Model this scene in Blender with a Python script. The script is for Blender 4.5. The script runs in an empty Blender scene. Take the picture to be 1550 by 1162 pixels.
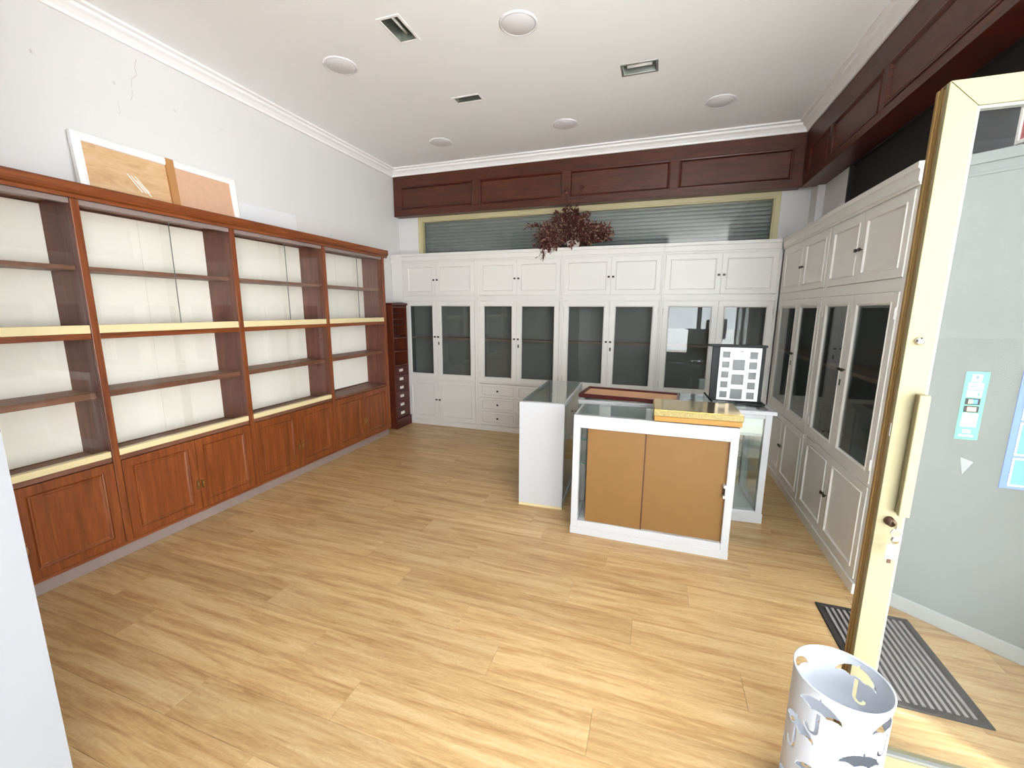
import bpy, bmesh, math, random
from mathutils import Vector, Matrix
random.seed(7)
S = bpy.context.scene
COL = S.collection

# ------------------------------------------------------------------ camera
cam_d = bpy.data.cameras.new('camera'); cam = bpy.data.objects.new('camera', cam_d); COL.objects.link(cam)
cam_d.sensor_width = 36.0; cam_d.lens = 36.0 * 636.158 / 1550.0; cam_d.clip_start = 0.02
YAW, PITCH, ROLL = 0.328, 0.176, 0.006
fwd = Vector((-math.sin(YAW) * math.cos(PITCH), math.cos(YAW) * math.cos(PITCH), -math.sin(PITCH)))
rt = Vector((math.cos(YAW), math.sin(YAW), 0)); up = rt.cross(fwd)
r2 = rt * math.cos(ROLL) + up * math.sin(ROLL); u2 = -rt * math.sin(ROLL) + up * math.cos(ROLL)
M = Matrix((r2, u2, -fwd)).transposed().to_4x4(); M.translation = (0, 0, 1.55)
cam.matrix_world = M
S.camera = cam

# ------------------------------------------------------------------ light
w = bpy.data.worlds.new('world'); S.world = w; w.use_nodes = True
bg = w.node_tree.nodes['Background']
bg.inputs['Color'].default_value = (0.93, 0.98, 1.03, 1); bg.inputs['Strength'].default_value = 12.0
sun_d = bpy.data.lights.new('hazy_sun', 'SUN'); sun_d.energy = 40.0; sun_d.angle = math.radians(8); sun_d.color = (0.93, 0.97, 1.03)
sun = bpy.data.objects.new('hazy_sun', sun_d); COL.objects.link(sun)
sun.rotation_euler = Vector((0.40, -0.34, 0.87)).to_track_quat('Z', 'Y').to_euler()
def portal(name, loc, direction, sx, sy):
    d = bpy.data.lights.new(name, 'AREA'); d.shape = 'RECTANGLE'; d.size = sx; d.size_y = sy
    d.cycles.is_portal = True
    o = bpy.data.objects.new(name, d); COL.objects.link(o); o.location = loc
    o.rotation_euler = Vector(direction).to_track_quat('-Z', 'Y').to_euler()
portal('entrance_daylight', (0.0, 0.36, 1.62), (0, 1, 0), 3.3, 3.3)
portal('side_daylight', (1.66, 0.95, 1.62), (-1, 0, 0), 1.2, 3.3)
S.view_settings.view_transform = 'Standard'; S.view_settings.look = 'None'
S.view_settings.gamma = 1.0; S.view_settings.use_curve_mapping = False
S.view_settings.exposure = 0.08
S.cycles.use_denoising = True; S.cycles.sample_clamp_indirect = 9.0
S.cycles.max_bounces = 14; S.cycles.diffuse_bounces = 8; S.cycles.glossy_bounces = 6
S.cycles.transmission_bounces = 8; S.cycles.transparent_max_bounces = 24
S.cycles.caustics_reflective = False; S.cycles.caustics_refractive = False

# ------------------------------------------------------------------ materials
def srgb(r, g, b):
    f = lambda c: (c / 12.92 if c <= 0.04045 else ((c + 0.055) / 1.055) ** 2.4)
    return (f(r / 255), f(g / 255), f(b / 255), 1)
def new_mat(name):
    m = bpy.data.materials.new(name); m.use_nodes = True
    nt = m.node_tree; b = nt.nodes['Principled BSDF']
    return m, nt, b
def mat(name, col, rough=0.5, metal=0.0, var=0.06, scale=9.0, bump=0.0, bscale=60.0, spec=0.5):
    m, nt, b = new_mat(name)
    N = nt.nodes; L = nt.links
    tc = N.new('ShaderNodeTexCoord'); no = N.new('ShaderNodeTexNoise'); no.inputs['Scale'].default_value = scale
    no.inputs['Detail'].default_value = 4
    L.new(tc.outputs['Object'], no.inputs['Vector'])
    mx = N.new('ShaderNodeMix'); mx.data_type = 'RGBA'
    mx.inputs[6].default_value = tuple(c * (1 - var) for c in col[:3]) + (1,)
    mx.inputs[7].default_value = tuple(min(1, c * (1 + var)) for c in col[:3]) + (1,)
    L.new(no.outputs['Fac'], mx.inputs[0]); L.new(mx.outputs[2], b.inputs['Base Color'])
    b.inputs['Roughness'].default_value = rough; b.inputs['Metallic'].default_value = metal
    b.inputs['Specular IOR Level'].default_value = spec
    if bump:
        n2 = N.new('ShaderNodeTexNoise'); n2.inputs['Scale'].default_value = bscale
        L.new(tc.outputs['Object'], n2.inputs['Vector'])
        bp = N.new('ShaderNodeBump'); bp.inputs['Strength'].default_value = bump; bp.inputs['Distance'].default_value = 0.002
        L.new(n2.outputs['Fac'], bp.inputs['Height']); L.new(bp.outputs['Normal'], b.inputs['Normal'])
    return m
def wood(name, cols, stretch=(1, 1, 1), scale=6.0, rough=0.4, per_object=0.0, bump=0.05, spec=0.5, knots=False):
    """grain by a stretched noise; cols = dark, mid, light"""
    m, nt, b = new_mat(name); N = nt.nodes; L = nt.links
    tc = N.new('ShaderNodeTexCoord'); oi = N.new('ShaderNodeObjectInfo')
    mp = N.new('ShaderNodeMapping'); mp.inputs['Scale'].default_value = stretch
    L.new(tc.outputs['Object'], mp.inputs['Vector'])
    if per_object:
        sc = N.new('ShaderNodeVectorMath'); sc.operation = 'SCALE'; sc.inputs[0].default_value = (37.0, 53.0, 29.0)
        L.new(oi.outputs['Random'], sc.inputs['Scale']); L.new(sc.outputs[0], mp.inputs['Location'])
    n1 = N.new('ShaderNodeTexNoise'); n1.inputs['Scale'].default_value = scale; n1.inputs['Detail'].default_value = 6
    n1.inputs['Roughness'].default_value = 0.62; n1.inputs['Distortion'].default_value = 0.9
    L.new(mp.outputs[0], n1.inputs['Vector'])
    n3 = N.new('ShaderNodeTexNoise'); n3.inputs['Scale'].default_value = scale * 7; n3.inputs['Detail'].default_value = 3
    L.new(mp.outputs[0], n3.inputs['Vector'])
    ad = N.new('ShaderNodeMath'); ad.operation = 'MULTIPLY_ADD'; ad.inputs[1].default_value = 0.28
    sb = N.new('ShaderNodeMath'); sb.operation = 'SUBTRACT'; sb.inputs[1].default_value = 0.5
    L.new(n3.outputs['Fac'], sb.inputs[0]); L.new(sb.outputs[0], ad.inputs[0]); L.new(n1.outputs['Fac'], ad.inputs[2])
    cr = N.new('ShaderNodeValToRGB'); e = cr.color_ramp.elements
    e[0].position = 0.30; e[0].color = cols[0]; e[1].position = 0.70; e[1].color = cols[2]
    x = cr.color_ramp.elements.new(0.5); x.color = cols[1]
    L.new(ad.outputs[0], cr.inputs[0])
    out = cr.outputs[0]
    if knots:
        mp2 = N.new('ShaderNodeMapping'); mp2.inputs['Scale'].default_value = (2.2, 6.0, 1)
        L.new(tc.outputs['Object'], mp2.inputs['Vector']); 
        if per_object: L.new(sc.outputs[0], mp2.inputs['Location'])
        n4 = N.new('ShaderNodeTexNoise'); n4.inputs['Scale'].default_value = 2.2; n4.inputs['Detail'].default_value = 2
        n4.inputs['Distortion'].default_value = 1.6
        L.new(mp2.outputs[0], n4.inputs['Vector'])
        wv = N.new('ShaderNodeMath'); wv.operation = 'MULTIPLY'; wv.inputs[1].default_value = 60.0
        L.new(n4.outputs['Fac'], wv.inputs[0])
        sn = N.new('ShaderNodeMath'); sn.operation = 'SINE'; L.new(wv.outputs[0], sn.inputs[0])
        rg = N.new('ShaderNodeMapRange'); rg.inputs[1].default_value = -1; rg.inputs[2].default_value = 1
        rg.inputs[3].default_value = 0.95; rg.inputs[4].default_value = 1.03
        L.new(sn.outputs[0], rg.inputs[0])
        vm = N.new('ShaderNodeVectorMath'); vm.operation = 'SCALE'; L.new(out, vm.inputs[0]); L.new(rg.outputs[0], vm.inputs['Scale'])
        out = vm.outputs[0]
    if per_object:
        mr = N.new('ShaderNodeMapRange'); mr.inputs[3].default_value = 1 - per_object; mr.inputs[4].default_value = 1 + per_object
        L.new(oi.outputs['Random'], mr.inputs[0])
        v2 = N.new('ShaderNodeVectorMath'); v2.operation = 'SCALE'; L.new(out, v2.inputs[0]); L.new(mr.outputs[0], v2.inputs['Scale'])
        out = v2.outputs[0]
    L.new(out, b.inputs['Base Color'])
    b.inputs['Roughness'].default_value = rough; b.inputs['Specular IOR Level'].default_value = spec
    if bump:
        bp = N.new('ShaderNodeBump'); bp.inputs['Strength'].default_value = bump; bp.inputs['Distance'].default_value = 0.002
        L.new(ad.outputs[0], bp.inputs['Height']); L.new(bp.outputs['Normal'], b.inputs['Normal'])
    return m
def glass(name, tint=(0.95, 0.98, 0.97), ior=1.45, haze=0.0, haze_col=(0.8, 0.8, 0.8), rough=0.0):
    m = bpy.data.materials.new(name); m.use_nodes = True; nt = m.node_tree; N = nt.nodes; L = nt.links
    N.remove(N['Principled BSDF']); out = N['Material Output']
    t = N.new('ShaderNodeBsdfTransparent'); t.inputs[0].default_value = tint + (1,)
    g = N.new('ShaderNodeBsdfGlossy'); g.inputs['Roughness'].default_value = rough
    # Schlick reflectance, the same for both faces of the pane
    lw = N.new('ShaderNodeLayerWeight'); lw.inputs['Blend'].default_value = 0.5
    pw = N.new('ShaderNodeMath'); pw.operation = 'POWER'; pw.inputs[1].default_value = 5.0
    L.new(lw.outputs['Facing'], pw.inputs[0])
    r0 = ((ior - 1) / (ior + 1)) ** 2
    fr = N.new('ShaderNodeMath'); fr.operation = 'MULTIPLY_ADD'; fr.inputs[1].default_value = 1 - r0; fr.inputs[2].default_value = r0
    L.new(pw.outputs[0], fr.inputs[0])
    mx = N.new('ShaderNodeMixShader'); L.new(fr.outputs[0], mx.inputs[0]); L.new(t.outputs[0], mx.inputs[1]); L.new(g.outputs[0], mx.inputs[2])
    last = mx
    if haze:
        d = N.new('ShaderNodeBsdfDiffuse'); d.inputs[0].default_value = haze_col + (1,)
        no = N.new('ShaderNodeTexNoise'); no.inputs['Scale'].default_value = 3.0; no.inputs['Detail'].default_value = 5
        tc = N.new('ShaderNodeTexCoord'); L.new(tc.outputs['Object'], no.inputs['Vector'])
        mu = N.new('ShaderNodeMath'); mu.operation = 'MULTIPLY'; mu.inputs[1].default_value = haze * 2
        L.new(no.outputs['Fac'], mu.inputs[0])
        m2 = N.new('ShaderNodeMixShader'); L.new(mu.outputs[0], m2.inputs[0]); L.new(mx.outputs[0], m2.inputs[1]); L.new(d.outputs[0], m2.inputs[2])
        last = m2
    L.new(last.outputs[0], out.inputs['Surface'])
    return m

X = dict(
    wall=mat('white_plaster', srgb(214, 213, 212), 0.85, var=0.02, scale=2.0, bump=0.08, bscale=35),
    ceil=mat('white_ceiling_paint', srgb(250, 251, 252), 0.9, var=0.015, scale=1.5),
    cornice=mat('white_gloss_cornice', srgb(244, 243, 242), 0.5, var=0.01),
    white=mat('white_cabinet_paint', srgb(220, 218, 213), 0.38, var=0.02, scale=5, bump=0.03),
    white2=mat('darkened_white_lacquer', srgb(190, 191, 193), 0.35, var=0.012, scale=4),  # counter white, darkened in colour to offset strong entrance light
    brown=wood('brown_sapele_veneer', (srgb(96, 46, 20), srgb(122, 62, 27), srgb(140, 78, 38)), (9, 9, 0.7), 3.0, 0.36),
    brown_h=wood('brown_sapele_lengthwise', (srgb(96, 46, 20), srgb(122, 62, 27), srgb(140, 78, 38)), (9, 0.7, 9), 3.0, 0.36),
    side=wood('dull_brown_upright', (srgb(88, 46, 34), srgb(106, 60, 46), srgb(122, 74, 58)), (9, 9, 0.7), 3.0, 0.5),
    shelf=wood('brown_shelf_wood', (srgb(92, 54, 38), srgb(116, 74, 54), srgb(140, 96, 74)), (9, 0.7, 9), 3.0, 0.5),
    cream_back=mat('cream_fabric_backing', srgb(252, 248, 238), 0.85, var=0.05, scale=3, bump=0.1, bscale=120),
    track=mat('cream_aluminium_track', srgb(222, 206, 160), 0.35, var=0.04, scale=4),
    plinth=mat('grey_plinth_paint', srgb(140, 124, 118), 0.5, var=0.08, scale=6),
    fascia=wood('dark_mahogany_fascia', (srgb(58, 24, 11), srgb(76, 34, 17), srgb(90, 44, 24)), (0.8, 0.8, 8), 3.0, 0.42),
    mould=wood('dark_mahogany_moulding', (srgb(56, 18, 10), srgb(72, 26, 15), srgb(88, 36, 22)), (0.8, 0.8, 8), 3.0, 0.35),
    dkwood=wood('dark_stained_wood', (srgb(66, 26, 16), srgb(90, 40, 24), srgb(108, 52, 32)), (9, 9, 0.7), 3.0, 0.36),
    plank=wood('oak_laminate_plank', (srgb(162, 122, 76), srgb(190, 157, 109), srgb(205, 178, 133)), (0.6, 8, 6), 2.6, 0.33, per_object=0.085, bump=0.02, spec=0.4, knots=True),
    under=mat('dark_floor_joint', srgb(140, 100, 64), 0.8),
    pave=mat('pale_pavement', srgb(214, 212, 208), 0.85, var=0.08, scale=3, bump=0.2),
    knob=mat('dark_bronze_knob', srgb(58, 52, 46), 0.35, metal=0.7, var=0.1),
    brass=mat('aged_brass', srgb(170, 132, 84), 0.3, metal=0.9, var=0.1),
    dark=mat('dark_grey_lining', srgb(146, 148, 146), 0.7, var=0.12, scale=5),
    pinkshelf=mat('pinkish_brown_shelf', srgb(232, 198, 182), 0.6, var=0.1),
    pane=glass('clear_sliding_glass', (1.0, 1.0, 0.99), 1.5),
    smoke=glass('smoked_cabinet_glass', (0.64, 0.66, 0.65), 1.5),
    ctop=glass('pale_green_counter_glass', (0.94, 0.975, 0.96), 1.52),
    door_glass=glass('hazed_door_glass', (0.97, 0.985, 0.98), 1.09, haze=0.012, haze_col=(0.84, 0.86, 0.86)),  # thin diffuse haze stands in for a washed-out reflection on the pane
    alu=mat('darkened_champagne_aluminium', srgb(142, 135, 106), 0.5, metal=0.0, var=0.04, scale=5, spec=0.12),  # door copy of the frame colour, darkened against the light falling there
    alu_win=mat('cream_window_frame', srgb(190, 180, 140), 0.42, var=0.04, scale=5),
    alu_side=mat('shaded_gold_edge', srgb(142, 112, 62), 0.4, metal=0.2, var=0.15, scale=4),  # same aluminium, with the side's shade put into a darker colour
    gasket=mat('grey_glazing_gasket', srgb(112, 114, 108), 0.6),
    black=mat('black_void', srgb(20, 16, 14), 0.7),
    blackp=mat('black_painted_metal', srgb(15, 15, 17), 0.45, var=0.1, spec=0.25),
    shutter=mat('grey_shutter_slats', srgb(112, 120, 120), 0.45, metal=0.1, var=0.06),
    hard_dark=mat('brown_shadow_and_plate', srgb(84, 50, 26), 0.6),  # shadow line between the sliding doors, also the handle plate
    hard=mat('tan_hardboard', srgb(127, 90, 42), 0.6, var=0.06, scale=14, bump=0.08, bscale=200),
    green_edge=mat('dark_green_glass_edge', srgb(58, 92, 82), 0.2),
    gold=mat('gold_mirror_surface', srgb(196, 164, 88), 0.12, metal=1.0, var=0.05),
    goldf=mat('gold_flecked_edge', srgb(146, 130, 74), 0.4, metal=0.2, var=0.7, scale=80),
    amber=mat('amber_yellow_edge', srgb(170, 118, 28), 0.45, var=0.12, scale=16),
    mahog=mat('dark_mahogany_rim', srgb(72, 18, 14), 0.3, var=0.15, scale=8),
    felt=mat('tan_felt', srgb(204, 160, 122), 0.95, var=0.06, scale=20),
    cardw=mat('white_card_mount', srgb(244, 245, 248), 0.55, var=0.01),
    photo=mat('dark_glazed_aperture', srgb(54, 57, 57), 0.25, var=0.35, scale=9),
    ink=mat('grey_print', srgb(176, 176, 178), 0.7),
    steel=mat('brushed_steel', srgb(176, 174, 168), 0.3, metal=0.9, var=0.08),
    refl=mat('dull_reflector', srgb(120, 124, 116), 0.3, metal=0.7, var=0.15),
    tubew=mat('white_lamp_tube', srgb(240, 240, 236), 0.3, var=0.02),
    disc=mat('grey_ceiling_cover', srgb(228, 226, 228), 0.8, var=0.03),
    rubber=mat('black_rubber_border', srgb(44, 40, 38), 0.8, var=0.1),
    rib=mat('grey_mat_rib', srgb(142, 136, 136), 0.8, var=0.1, scale=30),
    part=mat('darkened_white_partition', srgb(150, 154, 152), 0.7, var=0.02, scale=2),  # wall white, darkened to hold down the light reaching the partition
    part_trim=mat('partition_skirting', srgb(184, 188, 187), 0.6),
    jamb=mat('darkened_entrance_white', srgb(140, 141, 144), 0.8, var=0.02, scale=2, bump=0.05),  # wall white, darkened so the entrance light does not burn it out
    bin=mat('white_enamel', srgb(180, 186, 195), 0.4, var=0.01, spec=0.25),
    leaf_red=mat('dried_red_leaf', srgb(82, 36, 30), 0.8, var=0.5, scale=40),
    leaf_tan=mat('dried_tan_flower', srgb(150, 118, 98), 0.85, var=0.4, scale=40),
    stem=mat('dried_dark_stem', srgb(66, 34, 26), 0.8),
    pot=mat('white_ceramic', srgb(226, 222, 216), 0.4),
    ply=wood('brown_hardboard_back', (srgb(190, 150, 108), srgb(204, 168, 126), srgb(212, 180, 142)), (1, 1.2, 5), 4.0, 0.7),
    tape=mat('brown_parcel_tape', srgb(178, 128, 78), 0.35, var=0.05),
    wrap=mat('bubble_wrapped_board', srgb(208, 168, 140), 0.4, var=0.12, scale=30, bump=0.4, bscale=90),
    crack=mat('grey_crack', srgb(196, 193, 193), 0.9),
    green=mat('teal_sticker', srgb(62, 124, 100), 0.6, var=0.03),
    blue=mat('blue_sign', srgb(62, 86, 156), 0.6, var=0.03),
    blue2=mat('light_blue_sign', srgb(56, 104, 172), 0.6, var=0.05),
    red=mat('red_sign', srgb(176, 70, 66), 0.5, var=0.05),
    orange=mat('orange_print', srgb(230, 150, 110), 0.5),
    yellow=mat('yellow_print', srgb(214, 206, 120), 0.5),
    greytri=mat('grey_sticker', srgb(100, 102, 100), 0.6, var=0.04),
    panelw=mat('pale_grey_board', srgb(222, 224, 226), 0.5, var=0.02),
    chrome=mat('chrome', srgb(200, 196, 190), 0.15, metal=1.0),
    lockb=mat('dark_brown_lock', srgb(74, 52, 40), 0.4, metal=0.4),
)

# ------------------------------------------------------------------ building helpers
ORG = {}
class Fr:
    """wall-aligned frame: u across, z up, n out of the front"""
    def __init__(s, o, u, n): s.o = Vector(o); s.u = Vector(u); s.n = Vector(n)
    def p(s, u, z, n): return s.o + s.u * u + s.n * n + Vector((0, 0, z))
class MB:
    def __init__(s): s.v = []; s.f = []; s.sm = []
    def add(s, verts, faces, smooth=False):
        k = len(s.v); s.v += [Vector(q) for q in verts]
        s.f += [tuple(i + k for i in f) for f in faces]; s.sm += [smooth] * len(faces)
        return s
    def hexa(s, c): return s.add(c, [(0, 3, 2, 1), (4, 5, 6, 7), (0, 1, 5, 4), (1, 2, 6, 5), (2, 3, 7, 6), (3, 0, 4, 7)])
    def box(s, x0, x1, y0, y1, z0, z1):
        return s.hexa([(x0, y0, z0), (x1, y0, z0), (x1, y1, z0), (x0, y1, z0), (x0, y0, z1), (x1, y0, z1), (x1, y1, z1), (x0, y1, z1)])
    def fbox(s, F, u0, u1, z0, z1, n0, n1):
        return s.hexa([F.p(u0, z0, n0), F.p(u1, z0, n0), F.p(u1, z0, n1), F.p(u0, z0, n1), F.p(u0, z1, n0), F.p(u1, z1, n0), F.p(u1, z1, n1), F.p(u0, z1, n1)])
    def ring(s, F, u0, u1, z0, z1, prof, cap=False, loop=False):
        vs = []
        for i, n in prof:
            vs += [F.p(u0 + i, z0 + i, n), F.p(u1 - i, z0 + i, n), F.p(u1 - i, z1 - i, n), F.p(u0 + i, z1 - i, n)]
        fs = []; m = len(prof)
        for k in range(m if loop else m - 1):
            a = 4 * k; b = 4 * ((k + 1) % m)
            for j in range(4): fs.append((a + j, a + (j + 1) % 4, b + (j + 1) % 4, b + j))
        if cap: fs += [(3, 2, 1, 0), tuple(4 * (m - 1) + j for j in range(4))]
        return s.add(vs, fs)
    def prism(s, a, b):
        """two matching polygons joined"""
        n = len(a); return s.add(list(a) + list(b), [tuple(range(n))[::-1], tuple(range(n, 2 * n))] + [(i, (i + 1) % n, n + (i + 1) % n, n + i) for i in range(n)])
    def lathe(s, prof, c, seg=24, M=None, closed=False):
        vs = []; fs = []; n = len(prof)
        for i in range(seg):
            a = 2 * math.pi * i / seg
            for r, z in prof:
                q = Vector((r * math.cos(a), r * math.sin(a), z))
                if M is not None: q = M @ q
                vs.append(q + Vector(c))
        for i in range(seg):
            j = (i + 1) % seg
            for k in range(n if closed else n - 1):
                l = (k + 1) % n
                fs.append((i * n + k, j * n + k, j * n + l, i * n + l))
        return s.add(vs, fs, True)
    def tube(s, pts, r, seg=6):
        pts = [Vector(p) for p in pts]; vs = []; fs = []
        for i, p in enumerate(pts):
            d = (pts[min(i + 1, len(pts) - 1)] - pts[max(i - 1, 0)]).normalized()
            a = d.cross(Vector((0, 0, 1)) if abs(d.z) < 0.9 else Vector((1, 0, 0))).normalized(); b = d.cross(a)
            rr = r[i] if isinstance(r, (list, tuple)) else r
            for k in range(seg):
                t = 2 * math.pi * k / seg; vs.append(p + a * (rr * math.cos(t)) + b * (rr * math.sin(t)))
        for i in range(len(pts) - 1):
            for k in range(seg):
                l = (k + 1) % seg; fs.append((i * seg + k, i * seg + l, (i + 1) * seg + l, (i + 1) * seg + k))
        n = len(pts); fs += [tuple(range(seg))[::-1], tuple((n - 1) * seg + k for k in range(seg))]
        return s.add(vs, fs, True)
    def build(s, name, m, parent=None, bevel=0.0, local=False, recalc=True, kind=None, label=None):
        off = Vector((0, 0, 0))
        if parent is not None and not local: off = ORG.get(parent.name, off)
        me = bpy.data.meshes.new(name); me.from_pydata([v - off for v in s.v], [], s.f)
        me.polygons.foreach_set('use_smooth', s.sm)
        if recalc:
            bm = bmesh.new(); bm.from_mesh(me); bmesh.ops.recalc_face_normals(bm, faces=bm.faces); bm.to_mesh(me); bm.free()
        me.materials.append(X[m]); me.update()
        o = bpy.data.objects.new(name, me); COL.objects.link(o)
        if parent is not None: o.parent = parent; ORG[o.name] = Vector((0, 0, 0)) if local else off
        if bevel:
            b = o.modifiers.new('bevel', 'BEVEL'); b.width = bevel; b.segments = 2; b.limit_method = 'ANGLE'
        if kind: o['kind'] = kind
        if label: o['label'] = label
        return o
def thing(name, label, cat, loc, rotz=0.0, group=None):
    o = bpy.data.objects.new(name, None); COL.objects.link(o); o.empty_display_size = 0.1
    o.location = loc; o.rotation_euler = (0, 0, rotz); o['label'] = label; o['category'] = cat
    if group: o['group'] = group
    ORG[o.name] = Vector(loc) if not rotz else Vector((0, 0, 0))
    return o
def struct(mb, name, m, bevel=0.0, parent=None):
    o = mb.build(name, m, parent, bevel)
    if parent is None: o['kind'] = 'structure'; ORG[o.name] = Vector((0, 0, 0))
    return o
FB = Fr((0, 4.893, 0), (1, 0, 0), (0, -1, 0))       # back run of white cabinets
FR = Fr((1.126, 0, 0), (0, 1, 0), (-1, 0, 0))       # right run
FL = Fr((-3.056, 0, 0), (0, 1, 0), (1, 0, 0))       # brown bookcase front

# ------------------------------------------------------------------ room shell
XL, YW, ZC = -3.36, 5.12, 3.30
floor = struct(MB().box(XL, 2.4, 0.45, YW, -0.06, -0.012), 'floor', 'under')
wl = struct(MB().box(XL - 0.2, XL, 0.37, YW + 0.2, -0.06, ZC + 0.1), 'wall_left', 'wall')
bk = MB()
bk.box(XL, -3.06, YW, YW + 0.2, -0.06, ZC); bk.box(-3.06, 1.105, YW, YW + 0.2, 2.73, ZC)
bk.box(-3.06, 1.105, YW, YW + 0.2, -0.06, 1.9); bk.box(1.105, 1.62, YW, YW + 0.2, -0.06, ZC)
struct(bk, 'wall_back', 'wall')
wr = MB()
wr.box(1.42, 1.62, 4.40, YW, -0.06, ZC); wr.box(1.42, 1.62, 2.47, 4.40, -0.06, 2.235)
wr.box(1.42, 1.62, 0.57, 4.40, 2.74, ZC); wr.box(1.36, 1.42, 4.93, YW, 2.0, 2.735)
struct(wr, 'wall_right', 'wall')
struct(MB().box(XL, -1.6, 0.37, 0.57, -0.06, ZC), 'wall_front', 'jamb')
SPOTS = [(-1.672, 2.635, 0.068, 0.12), (-1.63, 3.59, 0.118, 0.05), (-0.237, 3.56, 0.120, 0.07)]
cb = MB(); xs = sorted({XL - 0.2, 2.6} | {x + q * lx for x, y, lx, ly in SPOTS for q in (-1, 1)}); ys = sorted({0.37, YW + 0.2} | {y + q * ly for x, y, lx, ly in SPOTS for q in (-1, 1)})
for i in range(len(xs) - 1):
    for j in range(len(ys) - 1):
        mx_, my_ = (xs[i] + xs[i + 1]) / 2, (ys[j] + ys[j + 1]) / 2
        if not any(abs(mx_ - x) < lx and abs(my_ - y) < ly for x, y, lx, ly in SPOTS): cb.box(xs[i], xs[i + 1], ys[j], ys[j + 1], ZC, ZC + 0.12)
struct(cb, 'ceiling', 'ceil')
struct(MB().box(XL - 0.2, 2.6, 0.37, YW + 0.2, ZC + 0.121, ZC + 0.2), 'ceiling_slab', 'ceil')
struct(MB().box(-5.0, 9.0, -3.0, 0.365, ZC, ZC + 0.3), 'ceiling_light_block', 'wall')  # unseen porch roof, added to cut sky light near the door
struct(MB().box(-1.8, -1.6, -1.1, 0.365, -0.06, ZC), 'wall_light_block_left', 'jamb')  # unseen wall, added to narrow the opening and stop light from the left
struct(MB().box(-1.8, 0.15, -1.3, -1.1, -0.06, ZC), 'wall_light_block_back', 'jamb')  # added behind the camera so that daylight comes from the right
struct(MB().box(1.625, 2.6, 1.42, 1.56, -0.06, ZC), 'wall_light_block_right', 'wall')  # unseen wall, added to shade the partition
struct(MB().box(-30, 30, -30, 0.45, -0.1, -0.02).box(2.4, 30, 0.45, 20, -0.1, -0.02), 'ground_pavement', 'pave')

# oak planks, each its own object on one of a few shared meshes
def plank_mesh(L):
    W = 0.19; g = 0.0004; b = 0.0012
    m = MB(); x0, x1, y0, y1 = g, L - g, g, W - g
    m.add([(x0, y0, -0.012), (x1, y0, -0.012), (x1, y1, -0.012), (x0, y1, -0.012),
           (x0, y0, -b * 0.7), (x1, y0, -b * 0.7), (x1, y1, -b * 0.7), (x0, y1, -b * 0.7),
           (x0 + b, y0 + b, 0), (x1 - b, y0 + b, 0), (x1 - b, y1 - b, 0), (x0 + b, y1 - b, 0)],
          [(0, 3, 2, 1), (0, 1, 5, 4), (1, 2, 6, 5), (2, 3, 7, 6), (3, 0, 4, 7), (4, 5, 9, 8), (5, 6, 10, 9), (6, 7, 11, 10), (7, 4, 8, 11), (8, 9, 10, 11)])
    me = bpy.data.meshes.new('plank'); me.from_pydata(m.v, [], m.f); me.materials.append(X['plank']); me.update()
    return me
PM = {}
y = 0.49 - 0.19 * 0
row = 0
while y < YW - 0.02:
    off = [0.0, 0.43, 0.86, 0.21, 0.64, 1.07][row % 6] + 0.03 * (row % 4)
    x = XL - off
    xmax = 1.61 if y > 2.5 else 2.39
    while x < xmax:
        a, b = max(x, XL + 0.004), min(x + 1.285, xmax)
        L = round(b - a, 3)
        if L > 0.03:
            if L not in PM: PM[L] = plank_mesh(L)
            o = bpy.data.objects.new('plank', PM[L]); COL.objects.link(o); o.parent = floor; o.location = (a, y, 0)
        x += 1.285
    y += 0.19; row += 1

# cornice on three sides
prof = [(0.0, 0.0), (0.0, -0.085), (0.016, -0.085), (0.020, -0.066), (0.040, -0.046), (0.062, -0.034), (0.066, -0.018), (0.095, -0.014), (0.095, 0.0)]
def cornice(name, a, b, n, m0=0, m1=0):
    a = Vector(a); b = Vector(b); n = Vector(n); t = (b - a).normalized()
    A = [a + n * d + t * (d * m0) + Vector((0, 0, z)) for d, z in prof]; B = [b + n * d - t * (d * m1) + Vector((0, 0, z)) for d, z in prof]
    return struct(MB().prism(A, B), name, 'cornice')
cornice('trim_1', (XL, 0.57, ZC), (XL, 4.998, ZC), (1, 0, 0), 0, 1)
cornice('trim_2', (XL, 4.998, ZC), (1.242, 4.998, ZC), (0, -1, 0), 1, 1)
cornice('trim_3', (1.242, 0.57, ZC), (1.242, 4.998, ZC), (-1, 0, 0), 0, 1)
# cracks and marks on the left wall
def crack(pts, wd=0.004):
    m = MB()
    for (y0, z0), (y1, z1) in zip(pts, pts[1:]):
        d = Vector((0, y1 - y0, z1 - z0)).normalized(); s = Vector((0, -d.z, d.y)) * wd * random.uniform(0.3, 0.6)
        p0, p1 = Vector((XL, y0, z0)), Vector((XL, y1, z1)); e = Vector((0.0012, 0, 0))
        m.prism([p0 - s, p1 - s, p1 + s, p0 + s], [p0 - s + e, p1 - s + e, p1 + s + e, p0 + s + e])
    m.build('plaster_crack', 'crack', wl)
crack([(2.134, 3.158), (2.118, 3.10), (2.125, 3.06), (2.09, 3.02), (2.085, 2.97)])
crack([(2.085, 2.95), (2.082, 2.92), (2.07, 2.886)], 0.003)
crack([(1.99, 2.84), (1.998, 2.79), (1.99, 2.775)], 0.003)
crack([(1.603, 2.944), (1.604, 2.924)], 0.016); crack([(1.985, 2.958), (1.987, 2.942)], 0.014)
crack([(2.339, 2.94), (2.35, 2.928)], 0.008); crack([(2.68, 2.945), (2.70, 2.938)], 0.005)

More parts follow.
